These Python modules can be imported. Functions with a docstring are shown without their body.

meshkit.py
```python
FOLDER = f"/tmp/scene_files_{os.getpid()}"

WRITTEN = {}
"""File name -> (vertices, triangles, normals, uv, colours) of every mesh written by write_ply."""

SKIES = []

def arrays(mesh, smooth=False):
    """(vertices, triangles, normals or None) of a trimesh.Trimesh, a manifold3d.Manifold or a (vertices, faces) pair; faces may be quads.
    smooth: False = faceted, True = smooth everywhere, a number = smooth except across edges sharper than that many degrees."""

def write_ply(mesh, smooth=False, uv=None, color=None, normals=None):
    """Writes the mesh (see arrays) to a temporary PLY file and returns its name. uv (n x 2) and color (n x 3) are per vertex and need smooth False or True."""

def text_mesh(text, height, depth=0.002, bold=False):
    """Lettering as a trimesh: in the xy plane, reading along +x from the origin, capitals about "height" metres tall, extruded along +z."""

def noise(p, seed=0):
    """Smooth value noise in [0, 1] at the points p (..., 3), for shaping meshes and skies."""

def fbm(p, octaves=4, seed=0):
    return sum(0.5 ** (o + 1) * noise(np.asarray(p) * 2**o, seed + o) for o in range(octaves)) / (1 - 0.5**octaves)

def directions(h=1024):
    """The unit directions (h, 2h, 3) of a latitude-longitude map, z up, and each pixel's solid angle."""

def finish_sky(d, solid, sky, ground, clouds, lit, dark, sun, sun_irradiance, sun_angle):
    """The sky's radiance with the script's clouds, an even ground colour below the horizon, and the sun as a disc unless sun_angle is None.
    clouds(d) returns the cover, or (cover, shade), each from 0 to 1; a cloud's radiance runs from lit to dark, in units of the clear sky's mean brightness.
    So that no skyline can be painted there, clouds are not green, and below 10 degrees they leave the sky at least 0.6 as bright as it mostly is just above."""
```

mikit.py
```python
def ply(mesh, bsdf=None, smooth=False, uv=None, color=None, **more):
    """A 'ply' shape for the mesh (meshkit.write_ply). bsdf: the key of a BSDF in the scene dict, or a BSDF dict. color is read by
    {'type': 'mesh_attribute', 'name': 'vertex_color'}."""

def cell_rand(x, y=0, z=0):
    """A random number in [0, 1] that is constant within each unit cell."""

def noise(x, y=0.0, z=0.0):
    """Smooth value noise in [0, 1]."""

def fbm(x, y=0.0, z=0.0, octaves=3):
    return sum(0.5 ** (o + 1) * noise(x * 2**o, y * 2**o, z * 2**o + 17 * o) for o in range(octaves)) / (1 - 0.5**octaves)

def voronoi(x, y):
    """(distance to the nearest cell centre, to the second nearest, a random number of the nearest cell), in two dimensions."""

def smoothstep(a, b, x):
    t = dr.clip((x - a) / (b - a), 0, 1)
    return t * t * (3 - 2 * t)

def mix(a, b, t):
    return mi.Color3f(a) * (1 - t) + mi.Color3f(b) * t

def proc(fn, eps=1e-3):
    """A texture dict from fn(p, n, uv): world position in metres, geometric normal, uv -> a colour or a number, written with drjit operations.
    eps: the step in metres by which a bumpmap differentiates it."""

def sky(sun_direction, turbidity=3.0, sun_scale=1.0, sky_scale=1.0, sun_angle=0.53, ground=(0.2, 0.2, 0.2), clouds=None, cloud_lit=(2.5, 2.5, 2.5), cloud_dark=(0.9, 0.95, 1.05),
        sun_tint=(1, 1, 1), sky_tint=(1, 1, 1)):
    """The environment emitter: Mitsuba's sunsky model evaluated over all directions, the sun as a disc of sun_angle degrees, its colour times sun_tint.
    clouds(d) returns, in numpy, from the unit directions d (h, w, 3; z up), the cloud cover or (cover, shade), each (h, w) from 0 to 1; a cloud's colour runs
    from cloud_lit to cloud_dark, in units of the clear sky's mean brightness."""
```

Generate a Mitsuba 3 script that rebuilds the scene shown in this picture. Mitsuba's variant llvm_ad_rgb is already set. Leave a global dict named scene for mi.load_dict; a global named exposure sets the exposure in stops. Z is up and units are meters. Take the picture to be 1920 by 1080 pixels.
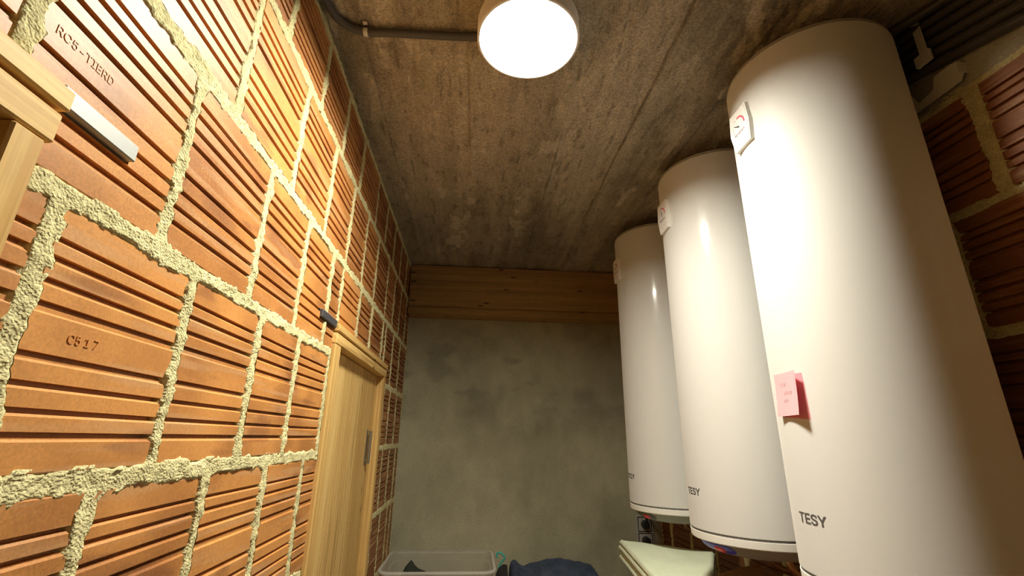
import math, random
import numpy as np, trimesh, manifold3d as m3, shapely
from shapely.geometry import box as sbox, Polygon
import drjit as dr
import mitsuba as mi
import mikit, meshkit
from mikit import noise, fbm, voronoi, cell_rand, smoothstep, mix

# ------------------------------------------------------------------ camera, light, exposure
T = mi.ScalarTransform4f
rng = np.random.default_rng(7)
CZ = 1.72                       # camera height above the floor
PITCH, YAW, ROLL, FOCAL = 0.3148, 0.0796, 0.0147, 864.72
cy_, sy_, cp_, sp_ = math.cos(YAW), math.sin(YAW), math.cos(PITCH), math.sin(PITCH)
FWD = np.array([sy_ * cp_, cy_ * cp_, sp_]); R0 = np.array([cy_, -sy_, 0.0]); U0 = np.cross(R0, FWD)
UP = U0 * math.cos(ROLL) - R0 * math.sin(ROLL)
scene, labels = {}, {}
scene['camera'] = {'type': 'perspective', 'fov': 2 * math.degrees(math.atan(960 / FOCAL)), 'fov_axis': 'x', 'near_clip': 0.02, 'far_clip': 50.0,
                   'to_world': T().look_at(origin=[0, 0, CZ], target=[float(x) for x in np.array([0, 0, CZ]) + FWD], up=[float(x) for x in UP])}
exposure = 0.88
LAMP_RADIANCE = (127.0, 122.0, 102.0)      # the one ceiling lamp of the room
LAMP = (0.116, 1.012)

# ------------------------------------------------------------------ room dimensions
XL, XR, YB, YF = -0.453, 1.208, 3.11, -2.2
ZC = CZ + 1.115
H = 0.3067                      # brick course height


# ------------------------------------------------------------------ helpers
def numbered(key):
    if key not in scene and key not in labels and not any(k.startswith(key + '__') for k in scene):
        return key
    n = 1
    while f'{key}_{n:03d}' in scene or f'{key}_{n:03d}' in labels or any(k.startswith(f'{key}_{n:03d}__') for k in scene):
        n += 1
    return f'{key}_{n:03d}'


def thing(name, label, cat, group=None):
    key = numbered(name)
    labels[key] = {'label': label, 'category': cat}
    if group:
        labels[key]['group'] = group
    return key


def obj(name, mesh, bsdf, parent=None, smooth=False, uv=None, label=None, cat=None, kind=None, group=None, **more):
    key = numbered(f'{parent}__{name}' if parent else name)
    if uv is not None and not isinstance(uv, np.ndarray):
        uv = np.tile(np.array([uv], float), (len(mesh.vertices), 1))
    scene[key] = mikit.ply(mesh, bsdf, smooth=smooth, uv=uv, **more)
    d = {}
    if label: d['label'] = label
    if cat: d['category'] = cat
    if kind: d['kind'] = kind
    if group: d['group'] = group
    if d: labels[key] = d
    return key


def cat(*ms):
    return trimesh.util.concatenate(list(ms))


def bx(x0, x1, y0, y1, z0, z1, b=0.0):
    """A box with bevelled edges."""
    x0, x1, y0, y1, z0, z1 = min(x0, x1), max(x0, x1), min(y0, y1), max(y0, y1), min(z0, z1), max(z0, z1)
    if b <= 0:
        m = trimesh.creation.box((x1 - x0, y1 - y0, z1 - z0)); m.apply_translation(((x0 + x1) / 2, (y0 + y1) / 2, (z0 + z1) / 2)); return m
    p = []
    for x, sx in ((x0, 1), (x1, -1)):
        for y, sy in ((y0, 1), (y1, -1)):
            for z, sz in ((z0, 1), (z1, -1)):
                p += [(x, y + sy * b, z + sz * b), (x + sx * b, y, z + sz * b), (x + sx * b, y + sy * b, z)]
    return trimesh.convex.convex_hull(np.array(p))


def lathe(profile, c=(0, 0), n=64):
    """Turns (radius, z) points about the vertical axis through c."""
    pr = np.array(profile, float); a = np.arange(n) * 2 * np.pi / n
    v = np.stack([c[0] + pr[:, None, 0] * np.cos(a), c[1] + pr[:, None, 0] * np.sin(a), np.repeat(pr[:, None, 1], n, 1)], -1).reshape(-1, 3)
    f = []
    for i in range(len(pr) - 1):
        for j in range(n):
            k = (j + 1) % n; A, B, C, D = i * n + j, i * n + k, (i + 1) * n + k, (i + 1) * n + j
            f += [(A, B, C), (A, C, D)]
    m = trimesh.Trimesh(v, np.array(f), process=False)
    m.merge_vertices(); m.update_faces(m.nondegenerate_faces()); m.remove_unreferenced_vertices()
    return m


def spline(pts, n=40):
    from scipy.interpolate import CubicSpline
    p = np.array(pts, float); t = np.r_[0, np.cumsum(np.linalg.norm(np.diff(p, axis=0), axis=1))]
    return CubicSpline(t, p)(np.linspace(0, t[-1], n))


def tube(path, r, n=12, cap=True):
    p = np.array(path, float); tg = np.gradient(p, axis=0); tg /= np.linalg.norm(tg, axis=1, keepdims=True)
    r = np.broadcast_to(np.asarray(r, float), (len(p),))
    a = np.cross(tg[0], [0.13, 0.31, 0.94]); a /= np.linalg.norm(a); V = []
    for i in range(len(p)):
        a = a - tg[i] * (a @ tg[i]); a /= np.linalg.norm(a); b = np.cross(tg[i], a)
        th = np.arange(n) * 2 * np.pi / n
        V.append(p[i] + r[i] * (np.cos(th)[:, None] * a + np.sin(th)[:, None] * b))
    v = np.vstack(V); f = []
    for i in range(len(p) - 1):
        for j in range(n):
            k = (j + 1) % n; A, B, C, D = i * n + j, i * n + k, (i + 1) * n + k, (i + 1) * n + j
            f += [(A, B, C), (A, C, D)]
    if cap:
        v = np.vstack([v, p[0], p[-1]]); c0, c1 = len(v) - 2, len(v) - 1; o = (len(p) - 1) * n
        for j in range(n):
            k = (j + 1) % n; f += [(c0, k, j), (c1, o + j, o + k)]
    return trimesh.Trimesh(v, np.array(f), process=False)


def extrude(poly, d):
    return trimesh.creation.extrude_polygon(poly, d, engine='earcut')


def axes(m, ex, ey, ez, o=(0, 0, 0)):
    """Maps a mesh's own x, y, z to the given world directions."""
    m = m.copy(); m.vertices = np.asarray(m.vertices) @ np.array([ex, ey, ez], float) + np.array(o, float)
    if np.linalg.det(np.array([ex, ey, ez], float)) < 0: m.invert()
    return m


def cut(mesh, boxes):
    """mesh minus boxes (x0, x1, y0, y1, z0, z1)."""
    a = m3.Manifold(m3.Mesh(np.asarray(mesh.vertices, np.float32), np.asarray(mesh.faces, np.uint32)))
    for b in boxes:
        a = a - m3.Manifold.cube((b[1] - b[0], b[3] - b[2], b[5] - b[4])).translate((b[0], b[2], b[4]))
    o = a.to_mesh()
    return trimesh.Trimesh(o.vert_properties[:, :3], o.tri_verts, process=False)


# ------------------------------------------------------------------ materials
def brick_fn(p, n, uv):
    # uv = (clay tone with shade painted in, seed) of the block, constant over it
    s = uv.y * 31.0
    a = fbm(p.y * 9 + s, p.z * 14 + s, p.x * 9, 4)
    streak = fbm(p.y * 5 + s, p.z * 90, p.x * 40, 3)
    grit = noise(p.y * 420, p.z * 420, p.x * 420)
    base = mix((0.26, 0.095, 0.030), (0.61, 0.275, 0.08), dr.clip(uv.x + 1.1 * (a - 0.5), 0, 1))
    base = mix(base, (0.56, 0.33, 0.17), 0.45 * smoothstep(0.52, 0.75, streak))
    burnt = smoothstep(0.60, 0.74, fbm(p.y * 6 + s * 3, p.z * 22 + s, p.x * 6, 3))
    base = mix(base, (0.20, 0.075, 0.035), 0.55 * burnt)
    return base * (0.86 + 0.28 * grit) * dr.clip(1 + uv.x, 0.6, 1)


def mortar_fn(p, n, uv):
    a = fbm(p.y * 30, p.z * 30, p.x * 30, 3); g = noise(p.y * 300, p.z * 300, p.x * 300)
    return mix((0.45, 0.39, 0.185), (0.74, 0.68, 0.385), dr.clip(0.2 + 0.9 * a, 0, 1)) * (0.68 + 0.55 * g)


def wood_fn(p, n, uv):
    # uv = (along the grain, across it) in metres, with an offset per board
    u, v = uv.x, uv.y
    w = v + 0.006 * (noise(u * 3, v * 8) - 0.5)
    rings = fbm(u * 1.3, w * 120, 0.0, 3); fine = noise(u * 14, w * 620)
    tone = cell_rand(dr.floor(v / 3.0), 3, 5)
    base = mix((0.46, 0.26, 0.075), (0.72, 0.49, 0.19), dr.clip(0.35 + 1.1 * (rings - 0.5) + 0.5 * tone, 0, 1))
    base = base * (0.88 + 0.2 * fine)
    vein = smoothstep(0.60, 0.74, fbm(u * 2.4, v * 70, 4.0, 3))
    base = mix(base * 1.12, (0.36, 0.19, 0.055), 0.55 * vein)
    d, d2, c = voronoi(u * 2.6, v * 9)
    knot = (1 - smoothstep(0.03, 0.07, d)) * smoothstep(0.55, 0.6, c)
    return mix(base, (0.12, 0.05, 0.02), 0.8 * knot)


def beam_fn(p, n, uv):
    u, v = uv.x, uv.y
    rings = fbm(u * 1.5, v * 80, 0.0, 3); fine = noise(u * 9, v * 400)
    base = mix((0.235, 0.132, 0.045), (0.46, 0.275, 0.10), rings) * (0.85 + 0.25 * fine)
    d, d2, c = voronoi(u * 4, v * 14)
    knot = (1 - smoothstep(0.05, 0.10, d)) * smoothstep(0.5, 0.55, c)
    return mix(base, (0.05, 0.02, 0.01), 0.85 * knot)


def plaster_fn(p, n, uv):
    a = fbm(p.x * 2.2, p.z * 2.6, p.y, 4); b = fbm(p.x * 14, p.z * 9, p.y * 9, 3); g = noise(p.x * 260, p.z * 260, p.y * 260)
    c = mix((0.27, 0.255, 0.170), (0.49, 0.465, 0.325), dr.clip(0.5 + 1.6 * (a - 0.5) + 0.5 * (b - 0.5), 0, 1))
    stain = smoothstep(0.50, 0.68, fbm(p.x * 4.0 + 5, p.z * 7 + 2, 0.0, 4)) * (1 - smoothstep(0.10, 0.45, dr.abs(p.z - (CZ + 0.42))))
    return mix(c, (0.165, 0.155, 0.125), 0.45 * stain) * (0.88 + 0.24 * g)


def ceiling_fn(p, n, uv):
    x, y = p.x, p.y
    brd, joint = 0.4, mi.Float(0)
    for k, (xe, st, ya, yb, dk) in enumerate([(-0.36, .15, .9, 1.9, .5), (-0.053, -.1, 1.1, 1.7, .6), (0.308, .4, 1.5, 2.8, .7), (0.55, -.7, .3, 2.2, 1.0), (0.80, .3, .4, 1.6, .5), (1.05, -.2, .2, 1.2, .5)]):
        w = xe + 0.014 * (noise(y * 1.2, k * 3.1) - 0.5) + 0.004 * (noise(y * 14, k * 5.3) - 0.5)
        brd = brd + st * smoothstep(-0.004, 0.004, x - w)
        on = dk * smoothstep(ya - .1, ya + .1, y) * (1 - smoothstep(yb - .2, yb + .1, y))
        joint = dr.maximum(joint, (1 - smoothstep(0.001, 0.007, dr.abs(x - w))) * on * (0.35 + 0.65 * noise(y * 22, k * 7.7)))
    a = fbm(x * 3, y * 1.2, 0.0, 4); s = fbm(x * 40, y * 3.0, 2.0, 3); g = noise(x * 240, y * 240, 1.0); b = fbm(x * 18, y * 12, 5.0, 3)
    c = mix((0.20, 0.165, 0.118), (0.46, 0.39, 0.29), dr.clip(0.3 * brd + 0.25 + 1.3 * (a - 0.5) + 0.6 * (s - 0.5) + 0.5 * (b - 0.5), 0, 1))
    pale = smoothstep(0.62, 0.72, fbm(x * 16 + 3, y * 7, 1.0, 4)) * smoothstep(0.45, 0.6, fbm(x * 3 + 9, y * 1.0, 1.0, 2))
    c = mix(c, (0.52, 0.45, 0.34), 0.7 * pale)
    dark = smoothstep(0.55, 0.85, fbm(x * 60 + 1, y * 16 + 4, 2.0, 4))
    c = mix(c, (0.07, 0.055, 0.04), 0.75 * joint)
    return mix(c, (0.10, 0.08, 0.055), 0.5 * dark) * (0.70 + 0.6 * g)


def concrete_fn(p, n, uv):
    a = fbm(p.x * 6, p.y * 6, p.z * 6, 4); g = noise(p.x * 200, p.y * 200, p.z * 200)
    return mix((0.28, 0.26, 0.20), (0.46, 0.43, 0.33), a) * (0.85 + 0.3 * g)


def denim_fn(p, n, uv):
    a = fbm(p.x * 30, p.y * 30, p.z * 30, 3); g = noise(p.x * 500, p.y * 500, p.z * 300)
    return mix((0.022, 0.030, 0.052), (0.085, 0.105, 0.15), dr.clip(a * 0.7 + 0.5 * (g - 0.4), 0, 1))


def towel_fn(p, n, uv):
    a = fbm(p.x * 12, p.y * 12, p.z * 12, 3); g = noise(p.x * 350, p.y * 350, p.z * 350)
    return mix((0.50, 0.55, 0.40), (0.66, 0.70, 0.54), a) * (0.88 + 0.2 * g)


def card_fn(p, n, uv):
    a = fbm(p.x * 14, p.y * 14, p.z * 30, 3)
    return mix((0.21, 0.115, 0.055), (0.33, 0.19, 0.095), a)


def tex(fn): return mikit.proc(fn)
def two(d): return {'type': 'twosided', 'bsdf': d}
def plain(key, col, rough=0.6, **k): scene[key] = two({'type': 'principled', 'base_color': {'type': 'rgb', 'value': list(col)}, 'roughness': rough, **k})
def proc_mat(key, fn, rough=0.85, spec=0.2): scene[key] = two({'type': 'principled', 'base_color': tex(fn), 'roughness': rough, 'specular': spec})


def bump_mat(key, fn, height, scale, rough=0.9, spec=0.15):
    scene[key] = two({'type': 'bumpmap', 'arbitrary': mikit.proc(height, 0.0006), 'scale': scale, 'bsdf': {'type': 'principled', 'base_color': tex(fn), 'roughness': rough, 'specular': spec}})


def grain(p, n, uv): return noise(p.x * 420, p.y * 420, p.z * 420) + 0.5 * noise(p.x * 900, p.y * 900, p.z * 900)


proc_mat('brick_clay', brick_fn, 0.47, 0.42); bump_mat('mortar', mortar_fn, grain, 0.0016, 0.95, 0.1)
proc_mat('pine', wood_fn, 0.5, 0.3); proc_mat('dark_timber', beam_fn, 0.6, 0.3)
proc_mat('plaster', plaster_fn, 0.9, 0.15); proc_mat('ceiling_concrete', ceiling_fn, 0.9, 0.15); proc_mat('concrete', concrete_fn, 0.9, 0.15)
proc_mat('denim', denim_fn, 0.95, 0.1); proc_mat('towel_cloth', towel_fn, 0.95, 0.1); proc_mat('cardboard', card_fn, 0.9, 0.1)
plain('white_enamel', (0.66, 0.66, 0.645), 0.65, clearcoat=1.0, clearcoat_gloss=0.985, specular=0.15)
plain('white_plastic', (0.80, 0.79, 0.75), 0.35); plain('grey_plastic', (0.30, 0.29, 0.27), 0.45); plain('seam_grey', (0.13, 0.125, 0.115), 0.6)
plain('dial_white', (0.82, 0.80, 0.78), 0.25); plain('print_grey', (0.10, 0.095, 0.095), 0.5); plain('print_red', (0.62, 0.10, 0.16), 0.5); plain('print_pale', (0.36, 0.34, 0.36), 0.5)
plain('blue_plastic', (0.06, 0.05, 0.62), 0.3); plain('red_plastic', (0.80, 0.07, 0.10), 0.3)
plain('black_plastic', (0.016, 0.016, 0.018), 0.4); plain('conduit_grey', (0.075, 0.07, 0.065), 0.6); plain('conduit_black', (0.055, 0.046, 0.038), 0.42)
plain('galvanised', (0.42, 0.43, 0.42), 0.5, metallic=0.35); plain('dark_steel', (0.10, 0.10, 0.11), 0.5, metallic=0.5); plain('chrome', (0.62, 0.62, 0.6), 0.22, metallic=1.0)
plain('white_steel', (0.62, 0.60, 0.54), 0.45); plain('teal_plastic', (0.05, 0.42, 0.36), 0.4); plain('dark_cloth', (0.016, 0.014, 0.013), 0.95); plain('green_black_cloth', (0.030, 0.034, 0.026), 0.95)
plain('grey_cap', (0.36, 0.345, 0.315), 0.5); plain('floor_concrete', (0.20, 0.18, 0.15), 0.8); plain('copper', (0.55, 0.32, 0.18), 0.4, metallic=0.8)
scene['pink_paper'] = two({'type': 'principled', 'base_color': {'type': 'rgb', 'value': [0.90, 0.44, 0.48]}, 'roughness': 0.85, 'specular': 0.1})
scene['shaded_pink_paper'] = two({'type': 'principled', 'base_color': {'type': 'rgb', 'value': [0.82, 0.33, 0.37]}, 'roughness': 0.85, 'specular': 0.1})  # pink paper with the shade on the back sheet painted in
scene['clear_plastic'] = {'type': 'blendbsdf', 'weight': 0.22, 'a': {'type': 'thindielectric', 'int_ior': 1.45}, 'b': two({'type': 'diffuse', 'reflectance': {'type': 'rgb', 'value': [0.55, 0.52, 0.46]}})}
scene['milky_plastic'] = {'type': 'blendbsdf', 'weight': 0.55, 'a': {'type': 'thindielectric', 'int_ior': 1.45}, 'b': two({'type': 'principled', 'base_color': {'type': 'rgb', 'value': [0.66, 0.64, 0.58]}, 'roughness': 0.3})}

# ------------------------------------------------------------------ brick walls
GROOVES = [(.12, .148), (.195, .228), (.285, .318), (.375, .422), (.565, .602), (.67, .70), (.765, .795), (.85, .885)]


def brick_profile(h, depth=0.0030, back=0.03):
    """Outline (out of the wall, up) of a hollow clay block with drawn grooves; h is its height."""
    pts = [(-back, 0), (-0.0015, 0), (0.0, 0.0015)]
    for a, b in sorted([(1 - g[1], 1 - g[0]) for g in GROOVES]):
        z0, z1 = a * h, b * h
        pts += [(0, z0 - 0.0004), (-depth, z0 + 0.0026), (-depth, z1 - 0.0056), (-depth - .0065, z1 - .0050), (-depth - .0065, z1 - .0002), (0, z1)]
    pts += [(0.0, h - 0.0015), (-0.0015, h), (-back, h)]
    return Polygon(pts)


def brick(y0, y1, z0, z1, X, side, r, doors=()):
    """One block between the given edges; side +1: its face looks towards +x."""
    pr = brick_profile(z1 - z0, depth=0.0030 + r.uniform(-.0003, .0006))
    m = extrude(pr, y1 - y0)                        # x = out, y = up, z = along
    m = axes(m, (side, 0, 0), (0, 0, 1), (0, 1, 0), (0, 0, 0))
    t = np.asarray(m.vertices)
    yc, zc = (y1 - y0) / 2, (z1 - z0) / 2
    ang, tip = r.normal(0, 0.0035), r.normal(0, 0.004)
    y, z = t[:, 1] - yc, t[:, 2] - zc
    t[:, 1], t[:, 2] = y - z * ang + yc, z + y * ang + zc
    t[:, 0] += side * (y * tip + r.uniform(-.0012, .0012)) + X
    t[:, 1] += y0; t[:, 2] += z0
    m.vertices = t
    bs = [b for b in doors if b[2] < y1 and b[3] > y0 and b[4] < z1 and b[5] > z0]
    return cut(m, bs) if bs else m


def wall_mortar(rects, X, side, ylim, zlim, step, holes, seed, out=0.001, gap=0.009):
    """Rough mortar as one relief over the joints: where no block stands, the mortar swells out between ragged edges."""
    ys = np.arange(ylim[0], ylim[1] + step / 2, step); zs = np.arange(zlim[0], zlim[1] + step / 2, step)
    Yg, Zg = np.meshgrid(ys, zs, indexing='ij'); P = np.stack([Yg, Zg, np.zeros_like(Yg)], -1)
    d = np.full(Yg.shape, -0.05)                     # inside distance to the block a point lies in
    for y0, y1, z0, z1 in rects:
        i0, i1 = np.searchsorted(ys, y0), np.searchsorted(ys, y1); j0, j1 = np.searchsorted(zs, z0), np.searchsorted(zs, z1)
        if i0 >= i1 or j0 >= j1: continue
        yy, zz = Yg[i0:i1, j0:j1], Zg[i0:i1, j0:j1]
        d[i0:i1, j0:j1] = np.maximum(d[i0:i1, j0:j1], np.minimum(np.minimum(yy - y0, y1 - yy), np.minimum(zz - z0, z1 - zz)))
    wob = (meshkit.fbm(P * 22, 3, seed) - 0.5) * 0.018 + (meshkit.noise(P * 110, seed + 3) - 0.5) * 0.007
    s = np.clip((d + wob - gap * 0.35 + 0.002) / 0.007, 0, 1); s = s * s * (3 - 2 * s)
    lump = (meshkit.fbm(P * 30, 2, seed + 9) - 0.45) * 0.005 + (meshkit.noise(P * 120, seed + 5) - 0.5) * 0.0022 + (meshkit.noise(P * 230, seed + 6) - 0.5) * 0.0030
    h = (out + lump) * (1 - s) - 0.012 * s
    for (y0, y1, z0, z1) in holes:
        h[(Yg > y0) & (Yg < y1) & (Zg > z0) & (Zg < z1)] = -0.05
    keep = np.maximum.reduce([h[:-1, :-1], h[1:, :-1], h[1:, 1:], h[:-1, 1:]]) > -0.0105
    nz = len(zs); idx = np.arange(Yg.size).reshape(Yg.shape)
    A, B, C, D = idx[:-1, :-1][keep], idx[1:, :-1][keep], idx[1:, 1:][keep], idx[:-1, 1:][keep]
    f = np.vstack([np.c_[A, B, C], np.c_[A, C, D]])
    jit = (meshkit.noise(P * 400, seed + 1) - 0.5) * step * 0.6
    v = np.stack([X + side * np.maximum(h, -0.014), Yg + jit, Zg], -1).reshape(-1, 3)
    if side < 0: f = f[:, ::-1]
    m = trimesh.Trimesh(v, f, process=False); m.remove_unreferenced_vertices()
    return m


# left wall: doors (outer frame edges) and lintels
D1 = (1.497, 2.404); D2 = (-0.470, 0.439); DTOP = CZ + 0.347
LZ0, LZ1 = CZ + 0.326, CZ + 0.353
door_holes = [(D1[0], D1[1]), (D2[0], D2[1])]
lint = [(1.346, 2.52), (-0.58, 0.554)]
cutters = [(XL - .2, XL + .2, a, b, -0.1, DTOP) for a, b in door_holes] + [(XL - .2, XL + .2, a, b, LZ0, LZ1) for a, b in lint]

left_core = extrude(sbox(YF, 0, YB + .15, ZC).difference(sbox(D1[0], -.1, D1[1], DTOP)).difference(sbox(D2[0], -.1, D2[1], DTOP)), 0.12)
left_core = axes(left_core, (0, 1, 0), (0, 0, 1), (1, 0, 0), (XL - 0.012 - 0.12, 0, 0))
obj('wall_left', left_core, 'mortar', kind='structure', label='brick wall of grooved orange clay blocks with rough mortar joints')

bounds = [0, .815, 1.83, 2.83, 3.815, 4.82, 5.82, 6.82, 7.82, 8.82, 9.25]
JO = {0: [-1.7, -.85, 0, .5, 1.25, 2.05, 2.85, 3.63, 4.35, 5.15, 6.09, 6.85, 7.65, 8.4, 9.2, 10.2],
      1: [-2.0, -1.2, -.4, 0, .8, 1.62, 2.44, 3.34, 4.17, 4.97, 5.71, 6.47, 7.37, 8.12, 8.82, 9.6, 10.2],
      2: [-2.0, -1.2, -.4, .45, 1.28, 2.1, 3.0, 3.8, 4.56, 4.96, 5.78, 6.54, 7.4, 7.68, 8.44, 9.25, 10.2],
      3: [-2.2, -1.0, -.1, .75, 1.58, 2.42, 3.23, 3.98, 4.85, 5.6, 6.4, 7.2, 8.0, 8.6, 9.35, 10.2],
      4: [-2.2, -1.0, -.3, .5, 1.3, 2.1, 2.92, 3.72, 4.5, 5.2, 6, 6.8, 7.6, 8.4, 9.1, 9.8, 10.2]}
for k in range(5, 10): JO[k] = [j - (0.4 if k % 2 else 0.0) for j in JO[4]] + [10.2]
rects = []
r = np.random.default_rng(11)
left_bricks = {}
for c in range(10):
    zt, zb = ZC - bounds[c] * H - (0.022 if c == 0 else 0.012), ZC - bounds[c + 1] * H + 0.012
    if c == 9: zb = 0.005
    js = JO[c]
    for i in range(len(js) - 1):
        y0, y1 = js[i] * H + 0.011 + r.uniform(-.002, .003), min(js[i + 1] * H - 0.011 + r.uniform(-.003, .002), YB - .004)
        if y1 - y0 < 0.03 or y1 < -1.6: continue
        if any(y0 > a - .012 and y1 < b + .012 and zt < DTOP + .012 for a, b in door_holes): continue
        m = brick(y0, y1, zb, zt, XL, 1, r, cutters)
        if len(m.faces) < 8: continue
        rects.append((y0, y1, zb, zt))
        tone = float(np.clip(r.normal(float(np.interp((y0 + y1) / 2, [1.5, 2.4], [0.66, 0.08])) - (0.3 if c == 0 else 0.0), 0.14), 0.0, 1))  # random clay tone; far blocks and top course darkened to paint in shade
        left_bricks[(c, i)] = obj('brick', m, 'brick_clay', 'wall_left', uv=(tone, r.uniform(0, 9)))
holes = [(a, b, 0, DTOP) for a, b in door_holes] + [(a, b, LZ0 + .002, LZ1 - .002) for a, b in lint]
obj('mortar_joints', wall_mortar(rects, XL, 1, (-0.55, YB), (0.45, ZC), 0.0040, holes, 3), 'mortar', 'wall_left', smooth=True, label='rough pale mortar joints between blocks')


def stamp(key, text, y, z, h):
    t = meshkit.text_mesh(text, h, 0.0012)
    obj('stamped_letters', axes(t, (0, 1, 0), (0, 0, 1), (1, 0, 0), (XL - 0.0002, y, z)), 'brick_clay', key, uv=(0.75, 1.0))


stamp(left_bricks[(2, 4)], 'RC5-TIERD', 1.36 * H, ZC - 2.33 * H, 0.0105)
stamp(left_bricks[(3, 4)], 'C5 1 7', 1.78 * H, ZC - 3.33 * H, 0.0105)
stamp(left_bricks[(2, 5)], 'RC E', 2.25 * H, ZC - 2.33 * H, 0.0105)

# right wall
obj('wall_right', bx(XR + 0.012, XR + 0.13, YF, YB + .15, 0, ZC), 'mortar', kind='structure', label='brick wall behind the water heaters, darkened partly for shade')
band_z = CZ + 0.848
obj('concrete_band', bx(XR - 0.002, XR + 0.03, YF + .002, YB - .002, band_z + 0.010, ZC - .001, 0.002), 'concrete', 'wall_right', label='greyish concrete band along the top')
r = np.random.default_rng(23); rects = []
rb = [0] + [0.303 * k for k in range(1, 9)]
for c in range(8):
    zt, zb = band_z - rb[c] - 0.004, band_z - rb[c + 1] + 0.018
    if zb < 0: zb = 0.005
    off = [0.842, 0.72][c % 2]
    js = np.arange(off - 5 * 0.265, YB + .2, 0.265)
    for i in range(len(js) - 1):
        y0, y1 = js[i] + 0.014 + r.uniform(-.004, .004), min(js[i + 1] - 0.014 + r.uniform(-.004, .004), YB - .004)
        if y1 - y0 < 0.03: continue
        rects.append((y0, y1, zb, zt))
        obj('brick', brick(y0, y1, zb, zt, XR, -1, r), 'brick_clay', 'wall_right', uv=(float(np.clip(r.normal(-.15, .10), -.3, 0.1)), r.uniform(0, 9)))  # deep red clay, with the shade behind the heaters painted in as darker tone
obj('mortar_joints', wall_mortar(rects, XR, -1, (-0.3, YB), (CZ - .9, band_z + .02), 0.008, [], 31), 'mortar', 'wall_right', smooth=True, label='rough grey mortar joints between blocks')


# ------------------------------------------------------------------ back wall, ceiling, floor, front wall, beam
def relief(u0, u1, v0, v1, step, fn):
    us, vs = np.arange(u0, u1 + step / 2, step), np.arange(v0, v1 + step / 2, step)
    U, V = np.meshgrid(us, vs, indexing='ij'); Z = fn(U, V); idx = np.arange(U.size).reshape(U.shape)
    A, B, C, D = idx[:-1, :-1].ravel(), idx[1:, :-1].ravel(), idx[1:, 1:].ravel(), idx[:-1, 1:].ravel()
    return trimesh.Trimesh(np.stack([U, V, Z], -1).reshape(-1, 3), np.vstack([np.c_[A, B, C], np.c_[A, C, D]]), process=False)


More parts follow.
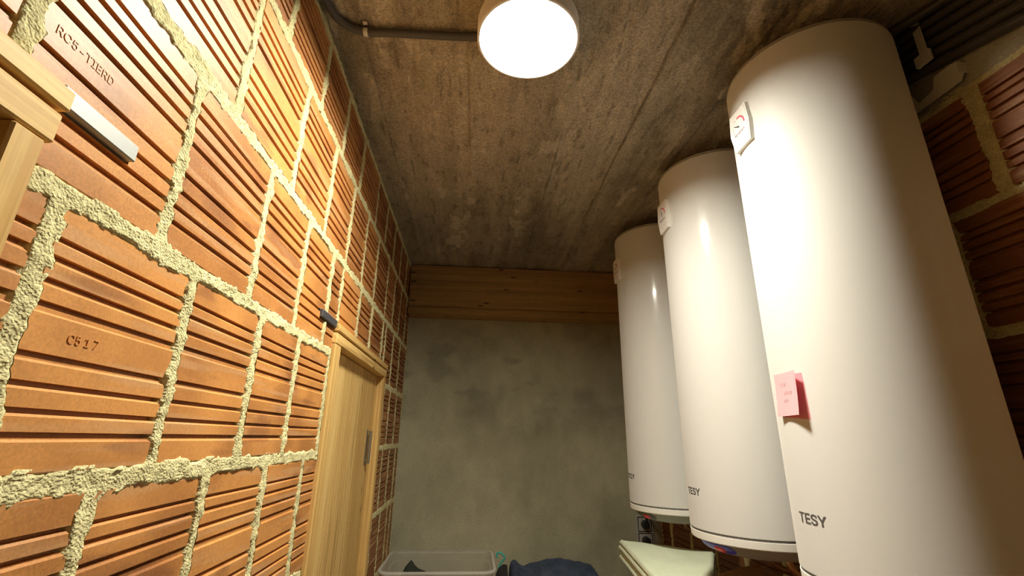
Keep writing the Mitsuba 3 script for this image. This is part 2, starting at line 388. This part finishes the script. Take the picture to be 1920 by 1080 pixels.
bw = relief(XL - .02, XR + .02, 0, ZC, 0.016, lambda u, v: (meshkit.fbm(np.stack([u * 5, v * 5, 0 * u], -1), 5, 4) - .5) * 0.012 + (meshkit.noise(np.stack([u * 40, v * 40, 0 * u], -1), 2) - .5) * .0016)
obj('wall_back', axes(bw, (1, 0, 0), (0, 0, 1), (0, -1, 0), (0, YB, 0)), 'plaster', kind='structure', smooth=True, label='rough grey plastered back wall')
obj('wall_front', bx(XL - .1, XR + .1, YF - .1, YF, 0, ZC), 'dark_timber', kind='structure', label='dark boarded wall behind the camera')
obj('floor', bx(XL - .1, XR + .1, YF - .1, YB + .1, -0.1, 0), 'floor_concrete', kind='structure', label='bare concrete floor')


def ceil_height(x, y):
    P = np.stack([x, y, 0 * x], -1); h = np.zeros_like(x)
    for k, (xl, st) in enumerate([(-0.36, .004), (-0.053, -.003), (0.308, .004), (0.55, -.008), (0.80, .005), (1.05, -.003)]):
        w = xl + 0.010 * (meshkit.noise(np.stack([y * 1.2, 0 * y + k, 0 * y], -1), 8) - .5)
        h += st / (1 + np.exp(-(x - w) / 0.0025))
        gate = np.clip((meshkit.noise(np.stack([y * 3, 0 * y + k, 0 * y], -1), 9) - .35) * 4, 0, 1)
        h -= 0.006 * np.exp(-((x - w) / 0.004) ** 2) * gate
    h += (meshkit.fbm(P * [9, 3, 1], 4, 5) - .5) * .006 + (meshkit.fbm(P * [60, 25, 1], 2, 6) - .5) * .002
    pit = meshkit.noise(P * 55, 12); zone = np.clip((meshkit.fbm(P * [3, 1.1, 1], 2, 14) - .42) * 5, 0, 1)
    return h + 0.006 * np.clip((pit - .72) / .15, 0, 1) * zone


cm = relief(XL - .02, XR + .02, YF, YB + .05, 0.0085, ceil_height)
obj('ceiling', axes(cm, (1, 0, 0), (0, 1, 0), (0, 0, 1), (0, 0, ZC)), 'ceiling_concrete', kind='structure', smooth=True, label='stained raw concrete ceiling with marks of form boards')

BY, BZ = 2.97, CZ + 0.772
bm = thing('wooden_beam', 'brown timber beam with dark knots under the ceiling across the back wall', 'beam')


def wood_box(name, parent, x0, x1, y0, y1, z0, z1, b, along, mat='pine', **k):
    m = bx(x0, x1, y0, y1, z0, z1, b); m = trimesh.Trimesh(m.triangles.reshape(-1, 3), np.arange(len(m.faces) * 3).reshape(-1, 3), process=False)
    v = np.asarray(m.vertices); ax = 'xyz'.index(along); o = [i for i in range(3) if i != ax]
    wood_box.n += 1
    uv = np.c_[v[:, ax] + 1.7 * wood_box.n, v[:, o[0]] + v[:, o[1]] + 3.0 * wood_box.n]
    return obj(name, m, mat, parent, uv=uv, **k)


wood_box.n = 0
wood_box('plank', bm, XL + .004, XR - .004, BY, YB - .002, BZ + 0.046, ZC - .004, 0.004, 'x', 'dark_timber')
wood_box('plank', bm, XL + .004, XR - .004, BY - .003, YB - .002, BZ, BZ + 0.044, 0.003, 'x', 'dark_timber')


# ------------------------------------------------------------------ doors in the left wall
def make_door(name, a, b, label, jl, jr):
    fx0, fx1 = XL - 0.095, XL + 0.012
    d = name
    labels[d] = {'kind': 'structure', 'label': label}
    hb = DTOP - 0.066
    wood_box('jamb', d, fx0, fx1, a + .001, a + jl, 0.0, hb - .0005, 0.0025, 'z'); wood_box('jamb', d, fx0, fx1, b - jr, b - .001, 0.0, hb - .0005, 0.0025, 'z')
    wood_box('header', d, fx0, fx1 + .001, a + .001, b + .006, hb, DTOP - 0.031, 0.0025, 'y')
    wood_box('header', d, fx0, fx1 + .004, a + .003, b + .008, DTOP - 0.026, DTOP - .001, 0.0025, 'y')
    wood_box('header_groove', d, fx0, fx1 - .022, a + .004, b - .004, DTOP - 0.0315, DTOP - 0.0255, 0, 'y')
    n, lx = 8, XL - 0.022
    w = (b - a - jl - jr - 0.004) / n
    for i in range(n):
        y0 = a + jl + 0.002 + i * w
        wood_box('board', d, lx - 0.04, lx + 0.0, y0 + .0003, y0 + w - .0003, 0.008, hb - .002, 0.0012, 'z')
    return lx


lx = make_door('door_1', *D1, 'closed pine door with vertical boards and a bar handle, further along the brick wall', 0.062, 0.045)
hy = 2.262
hz0, hz1 = CZ - 0.118, CZ + 0.022
obj('handle_plate', bx(lx - .001, lx + .003, hy - .006, hy + .006, hz0 - .006, hz1 + .006, .001), 'dark_steel', 'door_1', label='dark steel back plate')
obj('handle_bar', cat(tube([(lx + .015, hy, hz0), (lx + .015, hy, hz1)], .0078, 14), tube([(lx, hy, hz0 + .015), (lx + .015, hy, hz0 + .015)], .004, 10), tube([(lx, hy, hz1 - .015), (lx + .015, hy, hz1 - .015)], .004, 10)), 'chrome', 'door_1', smooth=40, label='chrome bar handle')
make_door('door_2', *D2, 'pine door frame and boards at the left edge, nearest the camera', 0.045, 0.036)

obj('steel_lintel', bx(XL - .06, XL + .0085, D2[1] + .0005, lint[1][1], LZ0 + .004, LZ1, .0015), 'galvanised', label='pale galvanised steel lintel end sticking out beside the nearest door frame', cat='lintel')
obj('steel_lintel', bx(XL - .06, XL + .0075, lint[0][0], D1[0] - .0005, LZ0 + .004, LZ1, .0015), 'dark_steel', label='dark steel lintel above the further pine door', cat='lintel')

# ------------------------------------------------------------------ ceiling lamp and its conduit
lp = thing('ceiling_lamp', 'lit round white ceiling lamp near the top of the view', 'lamp')
LR, LD = 0.137, 0.055
obj('housing', lathe([(0.001, ZC - .001), (LR + .006, ZC - .001), (LR + .006, ZC - LD + .003), (LR + .004, ZC - LD), (LR, ZC - LD), (LR - .001, ZC - LD + .001)], LAMP, 72), 'white_plastic', lp, smooth=30)
obj('reflector', lathe([(LR - .001, ZC - LD + .001), (LR - .004, ZC - LD + .006), (LR - .005, ZC - .010), (0.001, ZC - .010)], LAMP, 72), 'grey_plastic', lp, smooth=30)
n = 64; a = np.arange(n) * 2 * np.pi / n
dv = np.vstack([np.c_[LAMP[0] + (LR - .006) * np.cos(a), LAMP[1] + (LR - .006) * np.sin(a), np.full(n, ZC - .014)], [[LAMP[0], LAMP[1], ZC - .014]]])
df = np.array([(n, (i + 1) % n, i) for i in range(n)])
obj('diffuser', trimesh.Trimesh(dv, df, process=False), 'white_plastic', lp, label='glowing white diffuser disc', emitter={'type': 'area', 'radiance': {'type': 'rgb', 'value': list(LAMP_RADIANCE)}})

cr, cz = 0.0115, ZC - 0.0145
cpath = spline([(LAMP[0] - LR - .004, 1.048, cz), (-0.17, 1.055, cz), (-0.30, 1.060, cz), (-0.365, 1.058, cz), (-0.405, 1.035, cz), (-0.428, 0.985, cz), (-0.434, 0.90, cz), (-0.434, 0.6, cz), (-0.434, 0.0, cz), (-0.434, -0.9, cz)], 120)
cd = thing('ceiling_conduit', 'grey conduit running on the ceiling from the lamp to the brick wall', 'conduit')
obj('pipe', tube(cpath, cr, 14), 'conduit_grey', cd, smooth=40)


def saddle(parent, x, y, along_y):
    w = 0.012
    arc = [(math.cos(t) * (cr + .002), math.sin(t) * (cr + .002)) for t in np.linspace(0, math.pi, 13)]
    inn = [(math.cos(t) * (cr + .0003), math.sin(t) * (cr + .0003)) for t in np.linspace(math.pi, 0, 13)]
    m = extrude(Polygon(arc + inn), w)
    ex = (1, 0, 0) if along_y else (0, 1, 0); ez = (0, 1, 0) if along_y else (1, 0, 0)
    o = np.array([x, y, cz]) - np.array(ez) * w / 2
    m = axes(m, ex, (0, 0, -1), ez, o)
    tabs = [bx(x - w / 2, x + w / 2, y + s * (cr + .001), y + s * (cr + .012), ZC - .004, ZC - .0005) if not along_y else bx(x + s * (cr + .001), x + s * (cr + .012), y - w / 2, y + w / 2, ZC - .004, ZC - .0005) for s in (-1, 1)]
    obj('saddle_clip', cat(m, *tabs), 'white_steel', parent, label='pale saddle clip')


saddle(cd, -0.345, 1.0605, False)

# ------------------------------------------------------------------ dark conduits on the right
pr_ = 0.0130
strap_group = 'dark conduits between ceiling and right wall'
cond_labels = [w + ' dark conduit of the bundle at the top of the right wall' for w in ('lowest', 'second lowest', 'third lowest', 'third highest', 'second highest')] + ['highest dark conduit of the bundle, along the ceiling by the right wall']
def conduit_path(k):
    p = []
    for y in np.arange(-1.0, 2.61, 0.05):
        z = .951 + .033 * k + .27 * (min(max(y, .2), 1.0) - .85); x = XR - 0.0145
        if z > 1.0975:                                   # from here it runs on the ceiling
            x -= min((z - 1.0975) / .27 * .45, .12); z = 1.0975
        p.append((x, y, CZ + z))
    p = np.array(p); q = p.copy()
    for i in range(2, len(p) - 2): q[i] = p[i - 2:i + 3].mean(0)
    return q


paths = [conduit_path(k) for k in range(6)]
for lb, pa in zip(cond_labels, paths):
    obj('dark_conduit', tube(spline(pa, 70), pr_, 10), 'conduit_black', smooth=40, label=lb, cat='conduit', group=strap_group)
hs = thing('hanger_strap', 'flat pale hanger strap in front of the dark conduits beside the nearest heater', 'strap')
obj('strip', bx(XR - .036, XR - .033, .878, .900, CZ + .972, ZC - .002, .0008), 'white_steel', hs)
obj('foot', bx(XR - .044, XR - .033, .870, .912, CZ + .966, CZ + 1.000, .0015), 'white_steel', hs)

# ------------------------------------------------------------------ the three water heaters
HX, HR, HT, HB = 0.964, 0.215, CZ + 1.060, CZ - 0.273


def wrap(m, hy, z, R=HR, lift=0.0, x_is_u=True):
    """Bends a flat mesh (u to the viewer's right, v up, w out) round a heater's front."""
    v = np.asarray(m.vertices).copy(); t = math.pi + v[:, 0] / R; rr = R + lift + v[:, 2]
    m = m.copy(); m.vertices = np.c_[HX + rr * np.cos(t), hy + rr * np.sin(t), z + v[:, 1]]
    return m


def flat(m, hy, z, x):
    return axes(m, (0, -1, 0), (0, 0, 1), (-1, 0, 0), (x, hy, z))


def heater(hy, label, blue, needle_deg, full):
    t = thing('water_heater', label, 'water heater', 'row of white water heaters')
    c = (HX, hy)
    obj('body', lathe([(HR - .006, HT - .018), (HR - .001, HT - .0185), (HR, HT - .0205), (HR, HT - .3), (HR, HT - .7), (HR, HB + .004), (HR - .001, HB + .001), (HR - .006, HB)], c, 128), 'white_enamel', t, smooth=30)
    obj('top_cap', lathe([(0.0005, HT + .004), (HR - .06, HT + .003), (HR - .02, HT - .001), (HR - .008, HT - .004), (HR - .002, HT - .009), (HR - .001, HT - .0160), (HR - .008, HT - .017)], c, 128), 'grey_cap', t, smooth=40, label='grey top cap')
    obj('top_seam', lathe([(HR - .0045, HT - .0215), (HR - .0035, HT - .0190), (HR - .0035, HT - .0160), (HR - .0045, HT - .0140)], c, 96), 'seam_grey', t, smooth=40, label='thin dark seam under the cap')
    obj('bottom_seam', lathe([(HR - .005, HB + .001), (HR - .0025, HB), (HR - .0025, HB - .0060), (HR - .005, HB - .007)], c, 96), 'seam_grey', t, smooth=40, label='thin dark seam above the bottom ring')
    obj('bottom_ring', lathe([(HR - .006, HB - .005), (HR - .0005, HB - .0055), (HR, HB - .008), (HR - .001, HB - .026), (HR - .004, HB - .029), (HR - .014, HB - .030)], c, 128), 'white_plastic', t, smooth=30, label='white bottom ring')
    prof = [(HR - .010, HB - .027), (HR - .020, HB - .031), (HR - .032, HB - .047), (HR - .055, HB - .062), (HR - .10, HB - .072), (HR - .16, HB - .076), (0.0005, HB - .077)]
    obj('bottom_cover', lathe(prof, c, 96), 'grey_plastic', t, smooth=40, label='grey domed bottom cover')
    # control panel: a lens following the cover's front edge
    pp = np.array(prof); sl = np.r_[0, np.cumsum(np.linalg.norm(np.diff(pp, axis=0), axis=1))]

    def on_cover(a0, a1, s0, s1, lift, round_=0.0, n=14):
        A, S = np.meshgrid(np.linspace(a0, a1, n), np.linspace(s0, s1, n), indexing='ij')
        if round_: A = (a0 + a1) / 2 + (A - (a0 + a1) / 2) * np.sqrt(np.clip(1 - ((S - (s0 + s1) / 2) / (s1 - s0) * 2) ** 2 * round_, 0.02, 1))
        out = []
        for l in (lift, 0.0):
            rr, zz = np.interp(S, sl, pp[:, 0]), np.interp(S, sl, pp[:, 1])
            e = np.minimum(np.minimum(np.linspace(0, 1, n)[:, None], 1 - np.linspace(0, 1, n)[:, None]), np.minimum(np.linspace(0, 1, n)[None], 1 - np.linspace(0, 1, n)[None]))
            k = l * np.clip(e * 5 + .4, 0, 1) - (0.002 if l == 0 else 0)
            out.append(np.stack([HX + (rr + .7 * k) * np.cos(A), hy + (rr + .7 * k) * np.sin(A), zz - .7 * k], -1).reshape(-1, 3))
        idx = np.arange(n * n).reshape(n, n); q = [x.ravel() for x in (idx[:-1, :-1], idx[1:, :-1], idx[1:, 1:], idx[:-1, 1:])]
        f = np.vstack([np.c_[q[0], q[2], q[1]], np.c_[q[0], q[3], q[2]]]); k = n * n; sd = []
        for e in (idx[:, 0], idx[-1, :], idx[::-1, -1], idx[0, ::-1]):
            for i in range(n - 1): sd += [(e[i], e[i + 1], e[i + 1] + k), (e[i], e[i + 1] + k, e[i] + k)]
        return trimesh.Trimesh(np.vstack(out), np.vstack([f, f[:, ::-1] + k, np.array(sd)]), process=False)

    cp = obj('control_panel', on_cover(math.radians(168), math.radians(216), .013, .052, .003, .5), 'blue_plastic' if blue else 'seam_grey', t, smooth=50, label='blue control panel lens' if blue else 'dark control panel lens')
    obj('indicator', on_cover(math.radians(192), math.radians(206), .020, .046, .006, .8), 'red_plastic', cp, smooth=50, label='red indicator')
    # thermometer: hexagonal housing with a dial
    zt = CZ + 0.863; yt = hy + .012; xf = HX - HR - 0.009
    hexa = Polygon([(-.038, .060), (.038, .060), (.045, .0), (.040, -.060), (-.032, -.062), (-.045, .0)]).buffer(.002)
    hex_body = flat(extrude(hexa, .018), yt, zt, HX - HR + .009)
    th = obj('thermometer', hex_body, 'white_plastic', t, label='hexagonal thermometer housing')
    obj('dial_plate', flat(extrude(hexa.buffer(-.006), .0012), yt, zt, xf), 'dial_white', th)
    ang = np.radians(np.linspace(-5, 95, 18)); R1, R2 = .025, .030
    obj('red_scale', flat(extrude(Polygon([(R1 * math.cos(q), R1 * math.sin(q)) for q in ang] + [(R2 * math.cos(q), R2 * math.sin(q)) for q in ang[::-1]]), .0006), yt, zt + .008, xf - .0012), 'print_red', th, label='red arc of the scale')
    nd = Polygon([(-.003, -.0026), (.021, -.0011), (.021, .0011), (-.003, .0026)])
    nm = extrude(nd, .0010); nm.apply_transform(trimesh.transformations.rotation_matrix(math.radians(needle_deg), (0, 0, 1)))
    obj('needle', flat(nm, yt, zt + .006, xf - .0014), 'print_grey', th, label='dark needle')
    ticks = []
    for q in np.radians(np.arange(100, 231, 16)):
        k = extrude(sbox(.024, -.0007, .029, .0007), .0006); k.apply_transform(trimesh.transformations.rotation_matrix(q, (0, 0, 1))); ticks.append(k)
    for q in range(7):
        ticks.append(extrude(sbox(-.024 + q * .0072, -.024 - .0025 * (q % 2), -.0190 + q * .0072, -.018), .0006))
    obj('scale_marks', flat(cat(*ticks), yt, zt + .008, xf - .0012), 'print_pale', th, label='small grey scale marks')
    # the name printed near the bottom
    lg = meshkit.text_mesh('TESY', 0.0205, 0.0006, bold=True); b = lg.bounds
    lg.apply_translation((-(b[0][0] + b[1][0]) / 2, 0, 0)); lg.apply_scale((0.084 / (b[1][0] - b[0][0]), 1, 1))
    lg = lg.subdivide()
    obj('printed_name', wrap(lg, hy, CZ - .170, lift=0.0002), 'print_grey', t, label='dark printed letters')
    # bracket on the wall behind
    bk = Polygon([(-.215, -.030), (.215, -.030), (.226, -.012), (.226, .022), (.205, .030), (.160, .030), (.150, -.002), (.105, -.010), (.095, .022), (-.215, .030)])
    m = axes(extrude(bk, .004), (0, -1, 0), (0, 0, 1), (-1, 0, 0), (XR - .014, hy, CZ + .900))
    fl = bx(XR - .030, XR - .002, hy - .226, hy - .222, CZ + .888, CZ + .918)
    fl2 = bx(XR - .016, XR - .002, hy + .211, hy + .215, CZ + .872, CZ + .928)
    mid = bx(HX + HR - .012, XR - .015, hy - .07, hy + .07, CZ + .875, CZ + .925)
    obj('wall_bracket', cat(m, fl, fl2, mid), 'white_steel', t, label='white steel wall bracket')
    for s, y in ((0, -.06), (1, .06)):
        p = spline([(HX + .05, hy + y, HB - .072), (HX + .055, hy + y, HB - .105), (HX + .10, hy + y, HB - .135), (HX + .17, hy + y, HB - .145), (XR - .004, hy + y, HB - .145)], 26)
        obj('pipe', tube(p, .011, 12), 'copper', t, smooth=40, label='copper water pipe under the cover')
    return t


HY = (1.058, 1.626, 2.262)
heater(HY[0], 'tall white cylindrical water heater nearest the camera, with a pink note on it', False, 150, True)
heater(HY[1], 'middle white cylindrical water heater, with a blue control panel underneath', True, 95, True)
heater(HY[2], 'furthest white cylindrical water heater, next to the back wall', False, 120, True)

# ------------------------------------------------------------------ pink note on the nearest heater
nt = thing('sticky_note', 'pink sticky note with faint handwriting on the nearest white water heater', 'note')
zn = CZ + 0.109; yc = HY[0] + 0.004
us = np.linspace(-.043, .050, 15); vs = np.linspace(-.050, .050, 13)
U, V = np.meshgrid(us, vs, indexing='ij')


def sheet(outfn, dy, dz, thick=0.0003):
    W = outfn(U, V); P = np.stack([HX - HR - W, yc - U + dy, zn + V + dz], -1).reshape(-1, 3)
    idx = np.arange(U.size).reshape(U.shape); A, B, C, D = idx[:-1, :-1].ravel(), idx[1:, :-1].ravel(), idx[1:, 1:].ravel(), idx[:-1, 1:].ravel()
    f = np.vstack([np.c_[A, B, C], np.c_[A, C, D]]); v2 = P + [thick, 0, 0]; k = len(P)
    m = trimesh.Trimesh(P, f, process=False); 
    e = [idx[:, 0], idx[-1, :], idx[::-1, -1], idx[0, ::-1]]; sf = []
    for q in e:
        for i in range(len(q) - 1): sf += [(q[i], q[i] + k, q[i + 1] + k), (q[i], q[i + 1] + k, q[i + 1])]
    return trimesh.Trimesh(np.vstack([P, v2]), np.vstack([f, f[:, ::-1] + k, np.array(sf)]), process=False)


obj('front_sheet', sheet(lambda u, v: 0.0014 + 0.012 * np.clip((u + .02) / .063, 0, 1) ** 1.5 + .006 * ((.05 - v) / .1) ** 2, 0, 0), 'pink_paper', nt, smooth=True)
obj('back_sheet', wrap(extrude(Polygon([(-.036, -.050), (.064, -.062), (.058, .044), (-.036, .046)]), .0005).subdivide().subdivide().subdivide(), yc, zn, lift=.0004), 'shaded_pink_paper', nt, label='sheet behind, its shade painted in as deeper pink')
sq = []
for k, (u0, v0, n_) in enumerate([(-.026, .022, 4), (-.014, .002, 6), (-.016, -.016, 3)]):
    uu = u0 + np.linspace(0, n_ * .007, n_ * 9); vv = v0 + .0045 * np.sin(np.linspace(0, n_ * 2.2 * math.pi, n_ * 9) + k) + .0015 * np.cos(np.linspace(0, n_ * 3.1, n_ * 9))
    W = 0.0017 + 0.012 * np.clip((uu + .02) / .063, 0, 1) ** 1.5 + .006 * ((.05 - vv) / .1) ** 2
    sq.append(tube(np.c_[HX - HR - W, yc - uu, zn + vv], .00035, 5))
obj('handwriting', cat(*sq), 'print_pale', nt, label='faint pencil scribble')

# ------------------------------------------------------------------ table by the back wall with its things
tt_z = CZ - 0.86
tb = thing('wooden_table', 'plain brown wooden table along the back wall', 'table')
for i in range(5):
    wood_box('top_board', tb, XL + .03, 1.16, 2.38 + i * .138, 2.38 + (i + 1) * .138 - .002, tt_z - .03, tt_z, .003, 'x', 'dark_timber')
for x in (XL + .07, 1.08):
    for y in (2.43, 2.99):
        wood_box('leg', tb, x, x + .06, y, y + .06, 0, tt_z - .03, .003, 'z', 'dark_timber')

# clear plastic storage box, open on top
BX0, BX1, BY0, BY1, BZT = -0.405, 0.138, 2.47, 2.905, CZ - 0.598


def rrect(x0, x1, y0, y1, rad, n=6):
    p = []
    for cx, cy, a0 in ((x1 - rad, y1 - rad, 0), (x0 + rad, y1 - rad, 90), (x0 + rad, y0 + rad, 180), (x1 - rad, y0 + rad, 270)):
        for q in np.linspace(0, 90, n): p.append((cx + rad * math.cos(math.radians(a0 + q)), cy + rad * math.sin(math.radians(a0 + q))))
    return np.array(p)


def loft(rings, close_bottom=True):
    n = len(rings[0]); v = np.vstack(rings); f = []
    for i in range(len(rings) - 1):
        for j in range(n):
            k = (j + 1) % n; A, B, C, D = i * n + j, i * n + k, (i + 1) * n + k, (i + 1) * n + j; f += [(A, B, C), (A, C, D)]
    if close_bottom:
        c = rings[0].mean(0); v = np.vstack([v, c]); f += [(len(v) - 1, (j + 1) % n, j) for j in range(n)]
    return trimesh.Trimesh(v, np.array(f), process=False)


def ring(ins, z, rad): return np.c_[rrect(BX0 + ins, BX1 - ins, BY0 + ins, BY1 - ins, rad), np.full(24, z)]


sb = thing('storage_box', 'open clear plastic storage box on the table in the back left corner', 'storage box')
obj('tub', loft([ring(.045, tt_z + .003, .03), ring(.040, tt_z + .008, .035), ring(.016, BZT - .045, .045), ring(.010, BZT - .042, .048), ring(.006, BZT, .05)]), 'clear_plastic', sb)
obj('rim', loft([ring(.006, BZT - .012, .05), ring(-.006, BZT - .012, .055), ring(-.008, BZT - .006, .056), ring(-.006, BZT, .055), ring(.006, BZT + .001, .05)], False), 'milky_plastic', sb, label='milky rolled rim')


def heap(prof, y0, y1, z0, seed, rough=.012):
    """A soft heap whose ridge, seen from the front, follows the (x, height) points of prof."""
    pf = np.array(prof); n1, n2 = 70, 40
    xs, ts = np.linspace(pf[0, 0], pf[-1, 0], n1), np.linspace(0, 1, n2)
    X, Tt = np.meshgrid(xs, ts, indexing='ij'); hx = np.interp(X, pf[:, 0], pf[:, 1])
    sh = np.clip(1 - np.abs(2 * Tt - 1) ** 3.0, 0, 1) ** .6
    P = np.stack([X * 14, Tt * 4, 0 * X], -1)
    fold = (meshkit.fbm(P + seed, 4, seed) - .5) * rough * 2 + np.abs(meshkit.noise(P * [1.3, 2.5, 1] + seed, seed + 2) - .5) * rough
    Z = np.maximum(hx * sh + fold * sh * np.clip(hx / .1, 0, 1), 0)
    Y = y0 + (y1 - y0) * Tt + (meshkit.fbm(np.stack([X * 9, 0 * X, 0 * X], -1), 3, seed) - .5) * .05
    V = np.stack([X, Y, z0 + Z], -1).reshape(-1, 3); B = V * [1, 1, 0] + [0, 0, z0 - .0005]
    idx = np.arange(n1 * n2).reshape(n1, n2); q = [x.ravel() for x in (idx[:-1, :-1], idx[1:, :-1], idx[1:, 1:], idx[:-1, 1:])]
    f = np.vstack([np.c_[q[0], q[1], q[2]], np.c_[q[0], q[2], q[3]]]); k = n1 * n2; sd = []
    for e in (idx[:, 0], idx[-1, :], idx[::-1, -1], idx[0, ::-1]):
        for i in range(len(e) - 1): sd += [(e[i], e[i] + k, e[i + 1] + k), (e[i], e[i + 1] + k, e[i + 1])]
    return trimesh.Trimesh(np.vstack([V, B]), np.vstack([f, f[:, ::-1] + k, np.array(sd)]), process=False)


obj('folded_clothes', heap([(-.345, .05), (-.335, .16), (-.31, .215), (-.285, .245), (-.265, .222), (-.23, .195), (-.17, .165), (-.11, .13), (-.07, .04)], 2.64, 2.82, tt_z + .010, 5), 'green_black_cloth', smooth=True, label='dark cloth heaped inside the clear plastic box', cat='clothes')
obj('folded_clothes', heap([(.153, .05), (.158, .17), (.171, .205), (.195, .222), (.215, .218), (.223, .12)], 2.66, 2.86, tt_z + .001, 8, .006), 'dark_cloth', smooth=True, label='black bundle between the clear box and the navy clothes', cat='clothes')
obj('folded_clothes', heap([(.228, .10), (.231, .20), (.240, .232), (.258, .240), (.285, .222), (.313, .208), (.345, .214), (.39, .228), (.441, .238), (.50, .243), (.535, .240), (.60, .226), (.642, .216), (.68, .204), (.690, .19), (.697, .08)], 2.60, 2.92, tt_z + .001, 13), 'denim', smooth=True, label='heap of navy blue clothes on the table before the back wall', cat='clothes')
tp = spline([(.172, 2.775, tt_z + .150), (.176, 2.772, tt_z + .215), (.190, 2.768, tt_z + .238), (.202, 2.765, tt_z + .256), (.193, 2.765, tt_z + .270), (.178, 2.768, tt_z + .279), (.164, 2.770, tt_z + .277), (.160, 2.770, tt_z + .264), (.168, 2.770, tt_z + .258)], 60)
obj('plastic_hook', tube(tp, .0048, 10), 'teal_plastic', smooth=40, label='turquoise plastic hook sticking up behind the clear box corner', cat='hook')

# sockets low on the back wall
sk = thing('wall_socket', 'grey double wall socket with black plugs, below the furthest heater', 'socket')
kx, kz = 1.092, CZ - 0.530
obj('plate', bx(kx - .055, kx + .055, YB - .022, YB - .002, kz - .11, kz + .085, .004), 'grey_cap', sk)
for dz in (.035, -.055):
    fr = Polygon([(-.040, -.038), (.040, -.038), (.040, .038), (-.040, .038)]).buffer(.004); fr = fr.difference(fr.buffer(-.004))
    obj('socket_frame', axes(extrude(fr, .003), (1, 0, 0), (0, 0, 1), (0, -1, 0), (kx, YB - .0215, kz + dz)), 'black_plastic', sk, label='black edge of the socket')
    pg = obj('plug', axes(lathe([(.0005, .040), (.018, .039), (.022, .032), (.024, .004), (.024, 0), (.0005, 0)], (0, 0), 24), (1, 0, 0), (0, 0, 1), (0, -1, 0), (kx, YB - .022, kz + dz)), 'black_plastic', sk, smooth=40, label='black plug')
obj('cable', tube(spline([(kx, YB - .055, kz + .04), (kx - .012, YB - .075, kz + .10), (kx - .05, YB - .09, kz + .16), (kx - .09, YB - .2, kz + .23), (HX - .03, HY[2] + .16, HB - .058)], 30), .006, 8), 'black_plastic', sk, smooth=40, label='black cable up to the heater')

# cardboard boxes under the heaters, green blanket on the first
def carton(x0, x1, y0, y1, z0, z1, label, rot):
    t = thing('cardboard_box', label, 'box'); cx, cy = (x0 + x1) / 2, (y0 + y1) / 2
    M = trimesh.transformations.rotation_matrix(rot, (0, 0, 1), (cx, cy, 0))
    def tr(m): m.apply_transform(M); return m
    obj('body', tr(bx(x0, x1, y0, y1, z0, z1, .003)), 'cardboard', t)
    for s in (0, 1):
        ya, yb = (y0 + .001, cy - .001) if s == 0 else (cy + .001, y1 - .001)
        obj('flap', tr(bx(x0 + .001, x1 - .001, ya, yb, z1 + .0003, z1 + .0045, .001)), 'cardboard', t)
    return t


ROT = -0.62
carton(.66, 1.06, 1.80, 2.26, 0, CZ - .98, 'lower cardboard box under the heaters', ROT)
carton(.66, 1.06, 1.80, 2.26, CZ - .9755, CZ - .555, 'brown cardboard box under the folded green blanket', ROT)
cb = carton(.87, 1.20, 1.40, 1.66, 0, CZ - .470, 'brown cardboard box with a raised flap under the middle heater', 0.0)
fm = extrude(Polygon([(.815, -.468), (.985, -.460), (.965, -.383), (.822, -.412)]), .004)
obj('flap', axes(fm, (1, 0, 0), (0, 0.06, 1), (0, 1, 0), (0, 1.652 + .028, CZ)), 'cardboard', cb)

bl = thing('folded_blanket', 'pale green folded blanket lying on a cardboard box under the heaters', 'blanket')
quad = np.array([(.726, 2.45), (1.085, 2.19), (.745, 1.55), (.622, 1.57)])


def blanket_layer(z0, th, ins, seed):
    n = 40; s, t_ = np.meshgrid(np.linspace(0, 1, n), np.linspace(0, 1, n), indexing='ij')
    c = quad.mean(0); q = c + (quad - c) * (1 - ins)
    P = ((1 - s)[..., None] * (1 - t_)[..., None] * q[0] + s[..., None] * (1 - t_)[..., None] * q[1] + s[..., None] * t_[..., None] * q[2] + (1 - s)[..., None] * t_[..., None] * q[3])
    e = np.minimum(np.minimum(s, 1 - s), np.minimum(t_, 1 - t_)); rd = np.clip(e / .05, 0, 1); rd = np.sqrt(1 - (1 - rd) ** 2)
    W = (meshkit.fbm(np.stack([s * 4, t_ * 4, 0 * s], -1) + seed, 3, seed) - .5)
    zc_ = z0 + th / 2 + W * .006
    top, bot = zc_ + th / 2 * rd, zc_ - th / 2 * rd
    V1, V2 = np.concatenate([P, top[..., None]], -1).reshape(-1, 3), np.concatenate([P, bot[..., None]], -1).reshape(-1, 3)
    idx = np.arange(n * n).reshape(n, n); A, B, C, D = idx[:-1, :-1].ravel(), idx[1:, :-1].ravel(), idx[1:, 1:].ravel(), idx[:-1, 1:].ravel()
    f = np.vstack([np.c_[A, C, B], np.c_[A, D, C]])
    m = trimesh.Trimesh(np.vstack([V1, V2]), np.vstack([f, f[:, ::-1] + n * n]), process=False); m.merge_vertices()
    return m


for k in range(4):
    obj('fold', blanket_layer(CZ - .540 + k * .021, .024, [.0, .03, -.01, .02][k], 3 + k), 'towel_cloth', bl, smooth=True)
